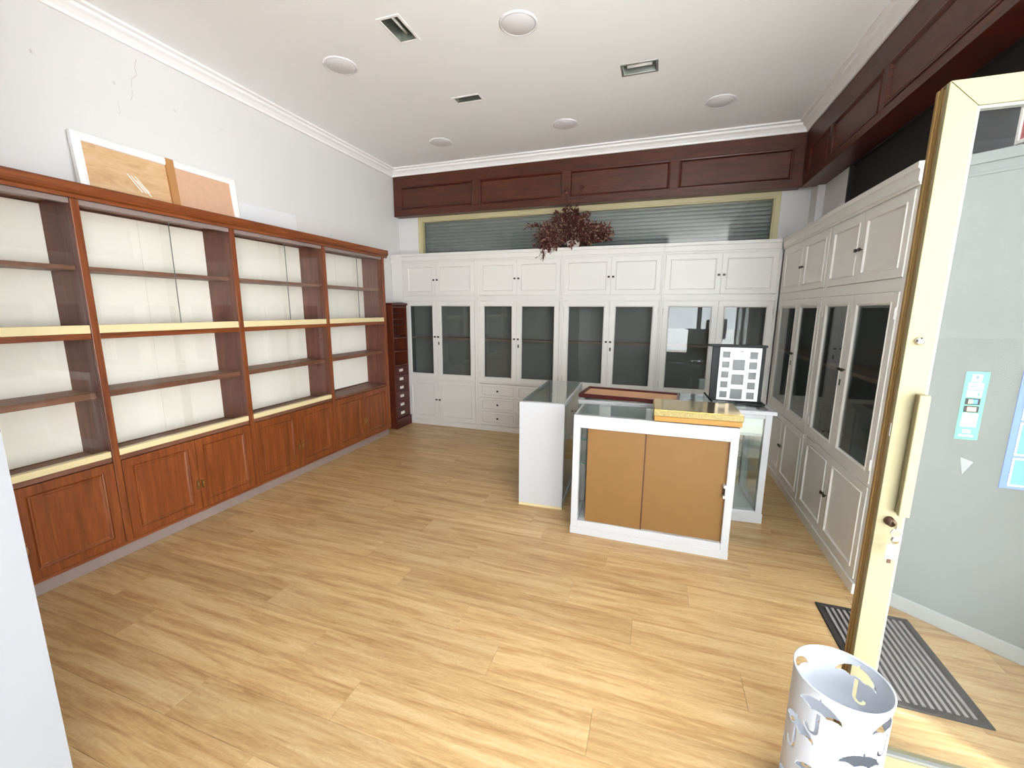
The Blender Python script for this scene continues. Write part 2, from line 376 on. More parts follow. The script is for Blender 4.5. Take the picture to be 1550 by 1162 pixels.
# dark wood fascia boards
def fascia(name, F, u0, u1, z0, z1, panels, soffit):
    o = struct(MB().fbox(F, u0, u1, z0, z1, -0.05, -0.016), name, 'fascia')
    m = MB(); us = [u0]
    pz0, pz1 = panels[0][2], panels[0][3]
    m.fbox(F, u0, u1, z0, pz0, -0.016, 0); m.fbox(F, u0, u1, pz1, z1, -0.016, 0)
    prev = u0
    for a, b, _, _ in panels: m.fbox(F, prev, a, pz0, pz1, -0.016, 0); prev = b
    if prev < u1: m.fbox(F, prev, u1, pz0, pz1, -0.016, 0)
    m.build('face_frame', 'fascia', o, 0.002)
    for a, b, c, d in panels:
        MB().fbox(F, a + 0.03, b - 0.03, c + 0.03, d - 0.03, -0.016, -0.009).build('panel', 'fascia', o, 0.002)
        MB().ring(F, a, b, c, d, [(0, -0.016), (0, 0.004), (0.006, 0.006), (0.016, 0.002), (0.026, -0.012), (0.026, -0.016)], loop=True).build('panel_moulding', 'mould', o)
    MB().fbox(F, u0, u1, z0 - 0.012, z0, -soffit, 0.006).build('soffit_board', 'mould', o, 0.002)
    return o
fascia('trim_4', Fr((0, 5.0, 0), (1, 0, 0), (0, -1, 0)), -3.345, 1.24, 2.742, 3.235,
       [(-3.24, -2.218, 2.80, 3.09), (-2.138, -1.104, 2.80, 3.09), (-1.036, 0.036, 2.80, 3.09), (0.12, 1.15, 2.80, 3.09)], 0.12)
fascia('trim_5', Fr((1.24, 0, 0), (0, 1, 0), (-1, 0, 0)), 0.58, 4.99, 2.732, 3.235,
       [(0.62, 1.26, 2.785, 3.035), (1.34, 2.36, 2.785, 3.035), (2.43, 3.43, 2.785, 3.035), (3.51, 4.30, 2.785, 3.035), (4.38, 4.86, 2.785, 3.035)], 0.18)

# back window over the cabinets and its closed roller shutter
win = struct(MB().ring(Fr((0, YW, 0), (1, 0, 0), (0, -1, 0)), -3.06, 1.105, 1.9, 2.729, [(0, -0.06), (0, 0.012), (0.05, 0.012), (0.05, 0.0), (0.062, 0.0), (0.062, -0.06)], loop=True), 'window_1', 'alu_win', 0.0015)
MB().box(-3.005, 1.05, YW + 0.02, YW + 0.026, 1.955, 2.674).build('glass_pane', 'pane', win)
t = thing('roller_shutter', 'closed grey roller shutter outside the long window above the white cabinets', 'shutter', (-0.98, YW + 0.12, 1.9))
m = MB(); z = 1.9
while z < 2.69:
    c = [(0, z + 0.001), (-0.006, z + 0.004), (-0.011, z + 0.02), (-0.006, z + 0.036), (0, z + 0.039), (0.004, z + 0.039), (0.004, z + 0.001)]
    m.prism([(-3.05, YW + 0.12 + a, b) for a, b in c], [(1.095, YW + 0.12 + a, b) for a, b in c]); z += 0.04
m.build('slats', 'shutter', t, kind='stuff')
MB().box(-3.058, -3.02, YW + 0.10, YW + 0.14, 1.9, 2.70).build('guide_rail', 'black', t); MB().box(1.068, 1.103, YW + 0.10, YW + 0.14, 1.9, 2.70).build('guide_rail', 'black', t)
struct(MB().box(-3.06, 1.105, YW + 0.16, YW + 0.2, 1.9, 2.7), 'wall_behind_shutter', 'black')

# dark transom window on the right, shutter closed behind it
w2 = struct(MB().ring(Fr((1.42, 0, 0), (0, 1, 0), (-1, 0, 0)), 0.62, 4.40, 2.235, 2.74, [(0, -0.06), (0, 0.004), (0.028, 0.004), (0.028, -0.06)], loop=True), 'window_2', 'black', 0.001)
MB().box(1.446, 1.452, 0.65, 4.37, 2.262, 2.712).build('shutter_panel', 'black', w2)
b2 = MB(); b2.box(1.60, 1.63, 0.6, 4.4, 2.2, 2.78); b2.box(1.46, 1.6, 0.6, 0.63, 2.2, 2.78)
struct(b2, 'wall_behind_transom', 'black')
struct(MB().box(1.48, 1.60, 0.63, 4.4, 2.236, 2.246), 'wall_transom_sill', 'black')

# slanted white partition beyond the door
pd = Vector((0.79, -0.612, 0)).normalized(); pn = Vector((-0.612, -0.79, 0)).normalized()
FP = Fr((1.215, 2.612, 0), pd, pn)
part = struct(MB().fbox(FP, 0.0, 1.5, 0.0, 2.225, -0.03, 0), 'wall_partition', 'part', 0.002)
MB().fbox(FP, 0.0, 1.5, 0.0, 0.075, 0, 0.012).build('skirting', 'part_trim', part, 0.003)
MB().fbox(FP, 0.0, 1.5, 2.19, 2.235, 0, 0.014).fbox(FP, 0, 1.5, 2.14, 2.155, 0, 0.007).build('top_moulding', 'part', part, 0.002)
t = thing('window_sign', 'small red sign with white border standing at the dark transom window by the door', 'sign', (1.40, 2.42, 2.245))
FS = Fr((1.40, 0, 0), (0, 1, 0), (-1, 0, 0))
MB().ring(FS, 2.32, 2.515, 2.245, 2.40, [(0, 0), (0, 0.014), (0.014, 0.014), (0.014, 0)], loop=True).build('frame', 'cornice', t)
MB().fbox(FS, 2.33, 2.505, 2.255, 2.39, 0.0, 0.006).build('face', 'red', t)

# ------------------------------------------------------------------ brown wall display cabinet
BC = thing('display_bookcase', 'long brown wooden display bookcase with cream backs and sliding glass along left wall', 'bookcase', (-3.2, 2.45, 0))
P = [0.61, 1.53, 2.443, 3.367, 4.295]; HW = 0.019
MB().box(-3.345, -3.09, 0.59, 4.31, 0.0, 0.082).build('plinth', 'plinth', BC, 0.002)
MB().fbox(FL, 0.59, 4.314, 0.082, 0.102, -0.28, -0.004).build('bottom_rail', 'brown_h', BC, 0.002)
MB().box(-3.352, -3.345, 0.60, 4.30, 0.10, 2.13).build('back_board', 'shelf', BC)
cp = [(-3.35, 2.132), (-3.042, 2.132), (-3.040, 2.150), (-3.028, 2.158), (-3.022, 2.172), (-3.022, 2.205), (-3.026, 2.214), (-3.35, 2.214)]
MB().prism([(a, 0.58, b) for a, b in cp], [(a, 4.362, b) for a, b in cp]).build('cornice', 'brown_h', BC, 0.001)
for p in P: MB().fbox(FL, p - HW, p + HW, 0.102, 2.132, -0.285, -0.012).build('upright', 'side', BC, 0.0015)
for p in P: MB().fbox(FL, p - HW, p + HW, 0.102, 2.132, -0.012, 0.003).build('upright_edging', 'brown', BC, 0.003)
for k in range(4):
    a, b = P[k] + HW, P[k + 1] - HW; c = (a + b) / 2; g = 0.001
    a += g; b -= g
    MB().fbox(FL, a, c - 0.0008, 0.66, 2.12, -0.285, -0.277).build('back_panel', 'cream_back', BC, 0.001)
    MB().fbox(FL, c + 0.0008, b, 0.66, 2.12, -0.285, -0.277).build('back_panel', 'cream_back', BC, 0.001)
    MB().fbox(FL, a, b, 1.752, 1.776, -0.276, -0.044).build('shelf', 'shelf', BC, 0.002)
    MB().fbox(FL, a, b, 1.016, 1.052, -0.276, -0.044).build('shelf', 'shelf', BC, 0.002)
    MB().fbox(FL, a, b, 1.366, 1.398, -0.276, -0.004).build('middle_rail', 'brown_h', BC, 0.002)
    zs = 0.655 if k < 3 else 0.648
    MB().fbox(FL, a, b, 0.625, zs, -0.276, -0.010).build('cabinet_top', 'shelf', BC, 0.002)
    # sliding glass with cream tracks
    MB().fbox(FL, a, b, 2.104, 2.131, -0.045, -0.006).build('top_track', 'plinth', BC, 0.001)
    MB().fbox(FL, a, b, 1.399, 1.446, -0.042, -0.002).build('glass_track', 'track', BC, 0.003)
    MB().fbox(FL, a, c + 0.025, 1.447, 2.103, -0.020, -0.016).build('glass_pane', 'pane', BC)
    MB().fbox(FL, c - 0.025, b, 1.447, 2.103, -0.034, -0.030).build('glass_pane', 'pane', BC)
    MB().fbox(FL, c + 0.0255, c + 0.0285, 1.447, 2.103, -0.021, -0.015).build('pane_edge', 'gasket', BC)
    if k < 3:
        MB().fbox(FL, a, b, 0.656, 0.694, -0.042, -0.002).build('glass_track', 'track', BC, 0.003)
        MB().fbox(FL, a, c + 0.025, 0.695, 1.365, -0.020, -0.016).build('glass_pane', 'pane', BC)
        MB().fbox(FL, c - 0.025, b, 0.695, 1.365, -0.034, -0.030).build('glass_pane', 'pane', BC)
    for d0, d1, hx in ((a + 0.002, c - 0.0015, c - 0.017), (c + 0.0015, b - 0.002, c + 0.017)):
        d = MB().ring(FL, d0, d1, 0.106, 0.622, [(0, -0.02), (0, 0), (0.048, 0), (0.050, -0.007), (0.056, -0.009), (0.060, -0.002), (0.066, -0.0015), (0.074, -0.006)], cap=True).build('door', 'brown', BC)
        h = MB()
        h.fbox(FL, hx - 0.006, hx + 0.006, 0.258, 0.328, 0.0, 0.002)
        h.tube([FL.p(hx, 0.315, 0.001), FL.p(hx, 0.315, 0.012), FL.p(hx, 0.30, 0.016), FL.p(hx, 0.275, 0.016), FL.p(hx, 0.262, 0.006)], 0.004)
        h.build('handle', 'brass', d)

# boards lying on top of it
FT = Fr((-3.285, 0, 2.214), (0, 1, 0), (1, 0, 0))
t = thing('framed_board', 'large white framed brown board leaning on wall atop the bookcase', 'frame', (-3.30, 2.2, 2.2145))
class Lean(Fr):
    def p(s, u, z, n):
        c, q = math.cos(0.10), math.sin(0.10)
        return Vector((-3.275 - z * q + n * c, u, 2.2165 + z * c + n * q))
LN = Lean((0, 0, 0), (0, 1, 0), (1, 0, 0))
MB().ring(LN, 1.69, 2.715, 0.0, 0.355, [(0, -0.028), (0, 0.0), (0.012, 0.008), (0.016, 0.002), (0.026, 0.006), (0.044, 0.0), (0.046, -0.014), (0.046, -0.028)], loop=True).build('frame', 'cornice', t)
MB().fbox(LN, 1.735, 2.20, 0.045, 0.31, -0.024, -0.012).build('board', 'ply', t)
MB().fbox(LN, 2.245, 2.67, 0.045, 0.31, -0.024, -0.010).build('wrapped_board', 'wrap', t, label='bubble wrapped half of the board')
MB().fbox(LN, 2.198, 2.248, 0.0, 0.356, -0.010, 0.0085).build('tape', 'tape', t, label='brown parcel tape strip across the frame')
sc = MB()
for dy, dz in ((0.0, 0.0), (0.022, 0.006), (0.05, 0.0), (0.042, 0.02)):
    p0 = (1.95 + dy, 0.185 - dy * 0.6 + dz); p1 = (2.02 + dy, 0.085 - dy * 0.3 + dz)
    sc.prism([LN.p(p0[0], p0[1], -0.012), LN.p(p1[0], p1[1], -0.012), LN.p(p1[0] + 0.008, p1[1], -0.012), LN.p(p0[0] + 0.005, p0[1], -0.012)],
             [LN.p(p0[0], p0[1], -0.011), LN.p(p1[0], p1[1], -0.011), LN.p(p1[0] + 0.008, p1[1], -0.011), LN.p(p0[0] + 0.005, p0[1], -0.011)])
sc.build('scratch', 'cornice', t)
t = thing('white_board', 'thin pale grey board leaning on wall behind the framed board atop bookcase', 'board', (-3.335, 3.0, 2.2145))
MB().hexa([(-3.34, 2.735, 2.2155), (-3.34, 3.35, 2.2155), (-3.328, 3.35, 2.2155), (-3.328, 2.735, 2.2155), (-3.357, 2.735, 2.415), (-3.357, 3.35, 2.425), (-3.345, 3.35, 2.425), (-3.345, 2.735, 2.415)]).build('panel', 'panelw', t, 0.001)
MB().hexa([(-3.327, 2.735, 2.2155), (-3.327, 3.35, 2.2155), (-3.318, 3.35, 2.2155), (-3.318, 2.735, 2.2155), (-3.330, 2.735, 2.25), (-3.330, 3.35, 2.25), (-3.321, 3.35, 2.25), (-3.321, 2.735, 2.25)]).build('lower_rail', 'cornice', t, 0.001)

# narrow drawer cabinet in the corner
t = thing('drawer_tower', 'narrow tall dark mahogany drawer cabinet between bookcase and white cabinets', 'cabinet', (-3.235, 4.69, 0))
FD = Fr((-3.12, 0, 0), (0, 1, 0), (1, 0, 0))
m = MB(); m.fbox(FD, 4.53, 4.548, 0.0, 1.59, -0.215, 0); m.fbox(FD, 4.836, 4.854, 0.0, 1.59, -0.215, 0); m.fbox(FD, 4.548, 4.836, 0.0, 1.57, -0.215, -0.20)
m.build('carcass', 'dkwood', t, 0.002)
MB().fbox(FD, 4.515, 4.866, 1.59, 1.618, -0.222, 0.010).build('top', 'mahog', t, 0.003)
MB().fbox(FD, 4.515, 4.866, 0.0, 0.125, 0.001, 0.014).build('base_board', 'mahog', t, 0.003)
for z in (1.56, 1.17, 1.0, 0.815): MB().fbox(FD, 4.549, 4.835, z, z + 0.016, -0.198, -0.002).build('shelf', 'dkwood', t, 0.001)
for k in range(5): MB().fbox(FD, 4.552, 4.832, 1.20 + k * 0.07, 1.206 + k * 0.07, -0.19, -0.012).build('slot_divider', 'mahog', t)
for k in range(6):
    z = 0.135 + k * 0.113
    d = MB().ring(FD, 4.551, 4.833, z, z + 0.106, [(0, -0.02), (0, 0.0), (0.010, 0.003), (0.016, 0.003), (0.02, 0.0)], cap=True).build('drawer', 'mahog', t)
    MB().fbox(FD, 4.625, 4.70, z + 0.044, z + 0.078, 0.0005, 0.014).build('pull', 'pot', d, 0.004)

# ------------------------------------------------------------------ white cabinets
def knob(F, u, z, door, n=0.0):
    m = MB(); m.fbox(F, u - 0.004, u + 0.004, z - 0.004, z + 0.004, n, n + 0.012); m.fbox(F, u - 0.012, u + 0.012, z - 0.010, z + 0.010, n + 0.012, n + 0.024)
    m.build('knob', 'knob', door, 0.003)
PANEL = [(0, -0.02), (0, 0), (0.046, 0), (0.049, 0.005), (0.055, 0.005), (0.059, -0.006), (0.070, -0.006)]
def white_cabinet(F, u0, u1, uL, uM, uR, label, lower='doors', pr=None, base=(0, 0), crown=(0, 0), gi=0.066, n_in=-0.245):
    c = F.p((u0 + u1) / 2, 0, -0.12)
    t = thing('white_cabinet', label, 'cabinet', (c.x, c.y, 0), 0, 'fitted white cabinets along the walls')
    g = 0.0008; u0 += g; u1 -= g
    m = MB()
    m.fbox(F, u0, u0 + 0.018, 0.0, 2.13, n_in, -0.022); m.fbox(F, u1 - 0.018, u1, 0.0, 2.13, n_in, -0.022)
    m.fbox(F, u0 + 0.018, u1 - 0.018, 2.118, 2.136, n_in, -0.022)
    for z in (0.05, 0.62, 1.675): m.fbox(F, u0 + 0.018, u1 - 0.018, z, z + 0.02, n_in, -0.022)
    # face frame just behind the doors
    m.fbox(F, u0, uL - 0.002, 0.0, 2.136, -0.022, -0.005); m.fbox(F, uR + 0.002, u1, 0.0, 2.136, -0.022, -0.005)
    for z0, z1 in ((0.0, 0.070), (0.617, 0.636), (1.650, 1.716), (2.126, 2.136)): m.fbox(F, uL - 0.002, uR + 0.002, z0, z1, -0.022, -0.005)
    m.build('carcass', 'white', t, 0.001)
    MB().fbox(F, u0 + 0.019, u1 - 0.019, 0.07, 2.117, n_in, n_in + 0.008).build('back_panel', 'dark', t)
    MB().fbox(F, u0 + 0.019, u0 + 0.024, 0.66, 1.66, n_in + 0.01, -0.03).fbox(F, u1 - 0.024, u1 - 0.019, 0.66, 1.66, n_in + 0.01, -0.03).build('lining', 'dark', t)
    MB().fbox(F, u0 + 0.025, u1 - 0.025, 1.155, 1.178, n_in + 0.012, -0.04).build('shelf', 'pinkshelf', t)
    MB().fbox(F, u0 + base[0], u1 - base[1], 0.0, 0.062, -0.0045, 0.010).build('plinth', 'white', t, 0.002)
    cp = [(-0.24, 2.1365), (0.002, 2.1365), (0.004, 2.150), (0.010, 2.154), (0.010, 2.205), (0.018, 2.212), (0.018, 2.240), (-0.24, 2.240)]
    MB().prism([F.p(u0 + crown[0], b, a) for a, b in cp], [F.p(u1 - crown[1], b, a) for a, b in cp]).build('crown', 'white', t)
    for a, b, k in ((uL, uM - 0.001, uM - 0.024), (uM + 0.001, uR, uM + 0.024)):
        knob(F, k, 1.91, MB().ring(F, a, b, 1.718, 2.124, PANEL, cap=True).build('upper_door', 'white', t))
        d = MB().ring(F, a, b, 0.638, 1.648, [(0, -0.02), (0, 0), (0.050, 0), (0.054, 0.004), (0.059, 0.003), (gi, -0.006), (gi, -0.02)], loop=True).build('glass_door', 'white', t)
        MB().fbox(F, a + gi - 0.003, b - gi + 0.003, 0.638 + gi - 0.003, 1.648 - gi + 0.003, -0.013, -0.009).build('glass_pane', 'smoke', d)
        knob(F, k, 1.19, d)
        if k > uM: MB().fbox(F, k - 0.008, k + 0.008, 1.085, 1.125, 0.0, 0.004).build('keyhole_plate', 'knob', d, 0.002)
        he = a + 0.004 if k < uM else b - 0.004
        for z in (0.74, 1.54): MB().tube([F.p(he, z - 0.03, 0.002), F.p(he, z + 0.03, 0.002)], 0.004).build('hinge', 'white', d)
        if lower == 'doors':
            knob(F, k, 0.355, MB().ring(F, a, b, 0.074, 0.615, PANEL, cap=True).build('lower_door', 'white', t))
        else:
            for j in range(3):
                z = 0.078 + j * 0.179
                dr = MB().ring(F, a, b, z, z + 0.174, [(0, -0.02), (0, 0), (0.024, 0), (0.027, 0.004), (0.031, 0.004), (0.036, -0.005), (0.045, -0.005)], cap=True).build('drawer', 'white', t)
                knob(F, (a + b) / 2, z + 0.088, dr, -0.005)
    return t
white_cabinet(FB, -3.19, -2.128, -3.155, -2.70, -2.165, 'white cabinet nearest the bookcase, farthest left on back wall', base=(0, 0))
white_cabinet(FB, -2.128, -1.062, -2.10, -1.612, -1.085, 'white back wall cabinet with small drawers under its glass doors', 'drawers')
white_cabinet(FB, -1.062, 0.030, -1.04, -0.512, 0.010, 'white back wall cabinet beneath the potted dried plant')
white_cabinet(FB, 0.030, 1.126, 0.052, 0.595, 1.100, 'white back wall cabinet in right corner behind the photo stand', crown=(0, 0.02), base=(0, 0.012))
white_cabinet(FR, 3.657, 4.868, 3.69, 4.215, 4.80, 'white right wall cabinet deep in the corner beside back run', crown=(0, 0.0), base=(0, 0.0), gi=0.075)
white_cabinet(FR, 2.60, 3.657, 2.635, 3.148, 3.63, 'white right wall cabinet nearest the open glass door')
t = thing('filler_panel', 'narrow white filler panel between left wall and first white cabinet', 'panel', (-3.275, 4.95, 1.63))
MB().fbox(FB, -3.355, -3.192, 1.63, 2.135, -0.1, -0.004).build('board', 'white', t, 0.001)
MB().fbox(FB, -3.355, -3.192, 2.136, 2.24, -0.1, 0.010).build('crown', 'white', t, 0.002)

# ------------------------------------------------------------------ shop counters
def up_frame(m, x0, x1, y0, y1, z0, z1, p, tr, br):
    """box frame with posts p, top rail tr, bottom rail br"""
    for a in (x0, x1 - p):
        for b in (y0, y1 - p): m.box(a, a + p, b, b + p, z0, z1)
    for b in (y0, y1 - p): m.box(x0 + p, x1 - p, b, b + p, z1 - tr, z1); m.box(x0 + p, x1 - p, b, b + p, z0, z0 + br)
    for a in (x0, x1 - p): m.box(a, a + p, y0 + p, y1 - p, z1 - tr, z1); m.box(a, a + p, y0 + p, y1 - p, z0, z0 + br)
    return m
# front counter with hardboard sliding doors
t = thing('display_counter', 'white display counter with two tan sliding hardboard doors facing the front', 'counter', (0.012, 2.735, 0))
x0, x1, y0, y1 = -0.502, 0.500, 0.0, 0.365
m = MB(); up_frame(m, x0, x1, y0, y1, 0, 0.855, 0.045, 0.087, 0.100)
for b in (y0, y1 - 0.05): pass
m.build('frame', 'white2', t, 0.003, local=True)
MB().box(x0 - 0.002, x1 + 0.002, y0 - 0.006, y0 - 0.0005, 0.0, 0.052).build('kick_board', 'white2', t, 0.002, local=True)
MB().box(x0 + 0.046, x1 - 0.046, y0 + 0.046, y1 - 0.046, 0.085, 0.099).build('bottom_board', 'white2', t, local=True)
MB().box(x0 + 0.02, x1 - 0.02, y0 + 0.02, y1 - 0.02, 0.8555, 0.861).build('glass_top', 'ctop', t, local=True)
d = MB().box(-0.404, -0.036, 0.012, 0.017, 0.101, 0.767).build('sliding_door', 'hard', t, 0.0008, local=True)
MB().box(-0.0358, -0.0275, 0.010, 0.018, 0.101, 0.767).build('shadow_strip', 'hard_dark', d, local=True)  # shadow at the door overlap, painted as a dark brown strip
d = MB().box(-0.040, 0.455, 0.024, 0.029, 0.101, 0.767).build('sliding_door', 'hard', t, 0.0008, local=True)
h = MB(); h.box(0.440, 0.4545, -0.010, 0.0235, 0.405, 0.422); h.box(0.440, 0.4545, -0.010, 0.0235, 0.472, 0.490); h.box(0.450, 0.4545, -0.010, 0.004, 0.422, 0.472)
MB().box(0.4405, 0.450, 0.018, 0.0238, 0.4225, 0.4715).build('handle_plate', 'hard_dark', d, local=True)
h.build('handle', 'white2', d, 0.001, local=True)
for z in (0.500, 0.672): MB().box(x0 + 0.022, x1 - 0.047, 0.05, y1 - 0.024, z, z + 0.007).build('glass_shelf', 'ctop', t, local=True); MB().box(x0 + 0.022, x1 - 0.047, 0.0465, 0.0498, z - 0.001, z + 0.009).build('shelf_edge', 'green_edge', t, local=True)
for xx in (x0 + 0.012, x1 - 0.018): MB().box(xx, xx + 0.006, y0 + 0.046, y1 - 0.046, 0.101, 0.767).build('side_glass', 'ctop', t, local=True)
MB().box(x0 + 0.046, x1 - 0.046, y1 - 0.022, y1 - 0.016, 0.101, 0.767).build('front_glass', 'ctop', t, local=True)
# left counter
t = thing('display_counter', 'long narrow white counter with solid end panel, left of the others', 'counter', (-0.792, 3.035, 0), math.radians(2.0))
x0, x1, y0, y1 = -0.175, 0.175, 0.0, 1.02
m = MB(); up_frame(m, x0, x1, y0 + 0.019, y1, 0, 0.848, 0.03, 0.03, 0.05); m.build('frame', 'white2', t, 0.002, local=True)
MB().box(x0 - 0.001, x1 + 0.001, y0, y0 + 0.018, 0.02, 0.848).build('end_panel', 'white2', t, 0.002, local=True)
MB().box(x0 - 0.001, x1 + 0.001, y0 - 0.001, y0 + 0.017, 0.0, 0.019).build('base_strip', 'track', t, 0.001, local=True)
MB().box(x0 + 0.012, x1 - 0.012, y0 + 0.03, y1 - 0.012, 0.8485, 0.854).build('glass_top', 'ctop', t, local=True)
MB().box(x0 + 0.031, x1 - 0.031, y0 + 0.05, y1 - 0.031, 0.46, 0.476).build('shelf', 'white2', t, 0.001, local=True)
MB().box(x0 + 0.031, x1 - 0.031, y0 + 0.05, y1 - 0.031, 0.04, 0.05).build('bottom_board', 'white2', t, local=True)
for xx in (x0 + 0.008, x1 - 0.014): MB().box(xx, xx + 0.006, y0 + 0.05, y1 - 0.031, 0.051, 0.817).build('side_glass', 'ctop', t, local=True)
MB().box(x0 + 0.031, x1 - 0.031, y1 - 0.016, y1 - 0.01, 0.051, 0.817).build('end_glass', 'ctop', t, local=True)
# rear counter
ang = math.atan2(3.312 - 3.225, 0.84 + 0.545)
t = thing('display_counter', 'white display counter with overhanging top and glass front, behind the hardboard-door counter', 'counter', (0.1475, 3.2685, 0), ang)
x0, x1, y0, y1 = -0.675, 0.672, 0.015, 0.53
m = MB(); up_frame(m, x0, x1, y0, y1, 0, 0.822, 0.045, 0.03, 0.09); m.build('frame', 'white2', t, 0.003, local=True)
MB().box(x0 - 0.004, x1 + 0.004, y0 - 0.007, y0 - 0.0005, 0.0, 0.075).build('kick_board', 'white2', t, 0.002, local=True)
F0 = Fr((0, 0, 0), (1, 0, 0), (0, -1, 0))
m = MB(); a, b, c, d_ = x0 - 0.02, x1 + 0.02, -0.01, y1 + 0.015
for q in ((a, b, c, c + 0.05), (a, b, d_ - 0.05, d_), (a, a + 0.05, c + 0.05, d_ - 0.05), (b - 0.05, b, c + 0.05, d_ - 0.05)): m.box(q[0], q[1], q[2], q[3], 0.824, 0.852)
m.build('top_frame', 'white2', t, 0.003, local=True)
MB().box(a + 0.042, b - 0.042, c + 0.042, d_ - 0.042, 0.8525, 0.858).build('glass_top', 'ctop', t, local=True)
MB().box(x0 + 0.046, x1 - 0.046, y0 + 0.03, y1 - 0.046, 0.655, 0.672).build('valance_shelf', 'white2', t, local=True)
MB().box(x0 + 0.046, x1 - 0.046, y0 + 0.030, y0 + 0.036, 0.673, 0.79).build('valance', 'white', t, local=True)
MB().box(x0 + 0.046, x1 - 0.046, y0 + 0.04, y1 - 0.046, 0.385, 0.392).build('glass_shelf', 'ctop', t, local=True)
MB().box(x0 + 0.046, x1 - 0.046, y0 + 0.046, y1 - 0.046, 0.075, 0.09).build('bottom_board', 'white2', t, local=True)
MB().box(x0 + 0.046, x1 - 0.046, y0 + 0.012, y0 + 0.018, 0.091, 0.79).build('front_glass', 'ctop', t, local=True)
for xx in (x0 + 0.012, x1 - 0.018): MB().box(xx, xx + 0.006, y0 + 0.046, y1 - 0.046, 0.091, 0.79).build('side_glass', 'ctop', t, local=True)
MB().box(x0 + 0.046, x1 - 0.046, y1 - 0.022, y1 - 0.016, 0.091, 0.79).build('back_glass', 'ctop', t, local=True)
MB().box(0.44, 0.475, 0.20, 0.212, 0.28, 0.60).build('shelf_upright', 'steel', t, local=True)

# gold display plinth on the front counter
t = thing('gold_display_plinth', 'gold mirrored display plinth with amber edge on the hardboard-door counter', 'plinth', (0.272, 2.732, 0.861), math.radians(1.2))
MB().box(-0.250, 0.250, 0.004, 0.35, 0.0005, 0.032).build('amber_base', 'amber', t, 0.002, local=True, label='amber yellow lower edge')
MB().box(-0.255, 0.255, 0.0, 0.355, 0.033, 0.070).build('flecked_edge', 'goldf', t, 0.003, local=True, label='pale gold flecked front edge')
MB().box(-0.252, 0.252, 0.003, 0.352, 0.0705, 0.074).build('mirror_top', 'gold', t, 0.001, local=True)
MB().box(-0.085, -0.045, -0.0018, -0.0002, 0.040, 0.062).build('label_plate', 'goldf', t, 0.0005, local=True)

# mahogany rimmed tray on the rear counter
t = thing('display_tray', 'mahogany rimmed tray lined in tan felt on the rear counter', 'tray', (-0.168, 3.465, 0.8585), math.radians(-4.5))
m = MB(); a, b, c, d_ = -0.38, 0.372, -0.185, 0.18
m.box(a, b, c, c + 0.022, 0, 0.03); m.box(a, b, d_ - 0.022, d_, 0, 0.03); m.box(a, a + 0.022, c + 0.022, d_ - 0.022, 0, 0.03); m.box(b - 0.022, b, c + 0.022, d_ - 0.022, 0, 0.03)
m.build('rim', 'mahog', t, 0.004, local=True)
MB().box(a + 0.0225, b - 0.0225, c + 0.0225, d_ - 0.0225, 0.001, 0.014).build('felt_base', 'felt', t, local=True)

# photo mount on its black stand
t = thing('photo_stand', 'white multi-photo mount on a black easel stand upon the rear counter', 'photo frame', (0.60, 3.49, 0.8585), math.radians(2))
FS = Fr((0, 0, 0), (1, 0, 0), (0, -1, 0))
MB().box(-0.185, 0.172, 0.014, 0.034, 0.012, 0.425).build('back_board', 'blackp', t, 0.002, local=True)
MB().box(-0.222, 0.175, -0.016, 0.036, 0.426, 0.442).build('top_bar', 'blackp', t, 0.003, local=True)
MB().box(0.0, 0.190, -0.045, 0.05, 0.0005, 0.012).build('base_bar', 'blackp', t, 0.002, local=True)
MB().prism([(-0.232, -0.03, 0.07), (-0.17, 0.012, 0.0005), (-0.155, 0.012, 0.0005), (-0.222, -0.03, 0.078)], [(-0.232, -0.02, 0.07), (-0.17, 0.022, 0.0005), (-0.155, 0.022, 0.0005), (-0.222, -0.02, 0.078)]).build('side_foot', 'blackp', t, local=True)
U0, U1, V0, V1 = -0.136, 0.143, 0.022, 0.421
H = V1 - V0
holes = []
for k in range(5):
    zt = V1 - 0.030 - k * 0.0755; holes.append((U0 + 0.020, U0 + 0.070, zt - 0.048, zt)); holes.append((U1 - 0.076, U1 - 0.024, zt - 0.052, zt))
for k in range(3):
    zt = V1 - 0.090 - k * 0.110; holes.append((U0 + 0.092, U0 + 0.174, zt - 0.078, zt))
us = sorted({U0, U1} | {h[0] for h in holes} | {h[1] for h in holes}); vs = sorted({V0, V1} | {h[2] for h in holes} | {h[3] for h in holes})
m = MB()
for i in range(len(us) - 1):
    for j in range(len(vs) - 1):
        cu, cv = (us[i] + us[i + 1]) / 2, (vs[j] + vs[j + 1]) / 2
        if any(h[0] < cu < h[1] and h[2] < cv < h[3] for h in holes): continue
        m.fbox(FS, us[i], us[i + 1], vs[j], vs[j + 1], -0.008, 0.0)
m.build('mount', 'cardw', t, local=True)
for h in holes: MB().fbox(FS, h[0] + 0.0002, h[1] - 0.0002, h[2] + 0.0002, h[3] - 0.0002, -0.009, -0.006).build('aperture', 'photo', t, local=True)
m = MB()
m.fbox(FS, 0.000, 0.022, V1 - 0.035, V1 - 0.024, 0.0002, 0.0008)
for k, wd in enumerate((0.055, 0.04)): m.fbox(FS, 0.008 - wd / 2, 0.008 + wd / 2, V1 - 0.052 - k * 0.009, V1 - 0.049 - k * 0.009, 0.0002, 0.0008)
m.build('print', 'ink', t, local=True)

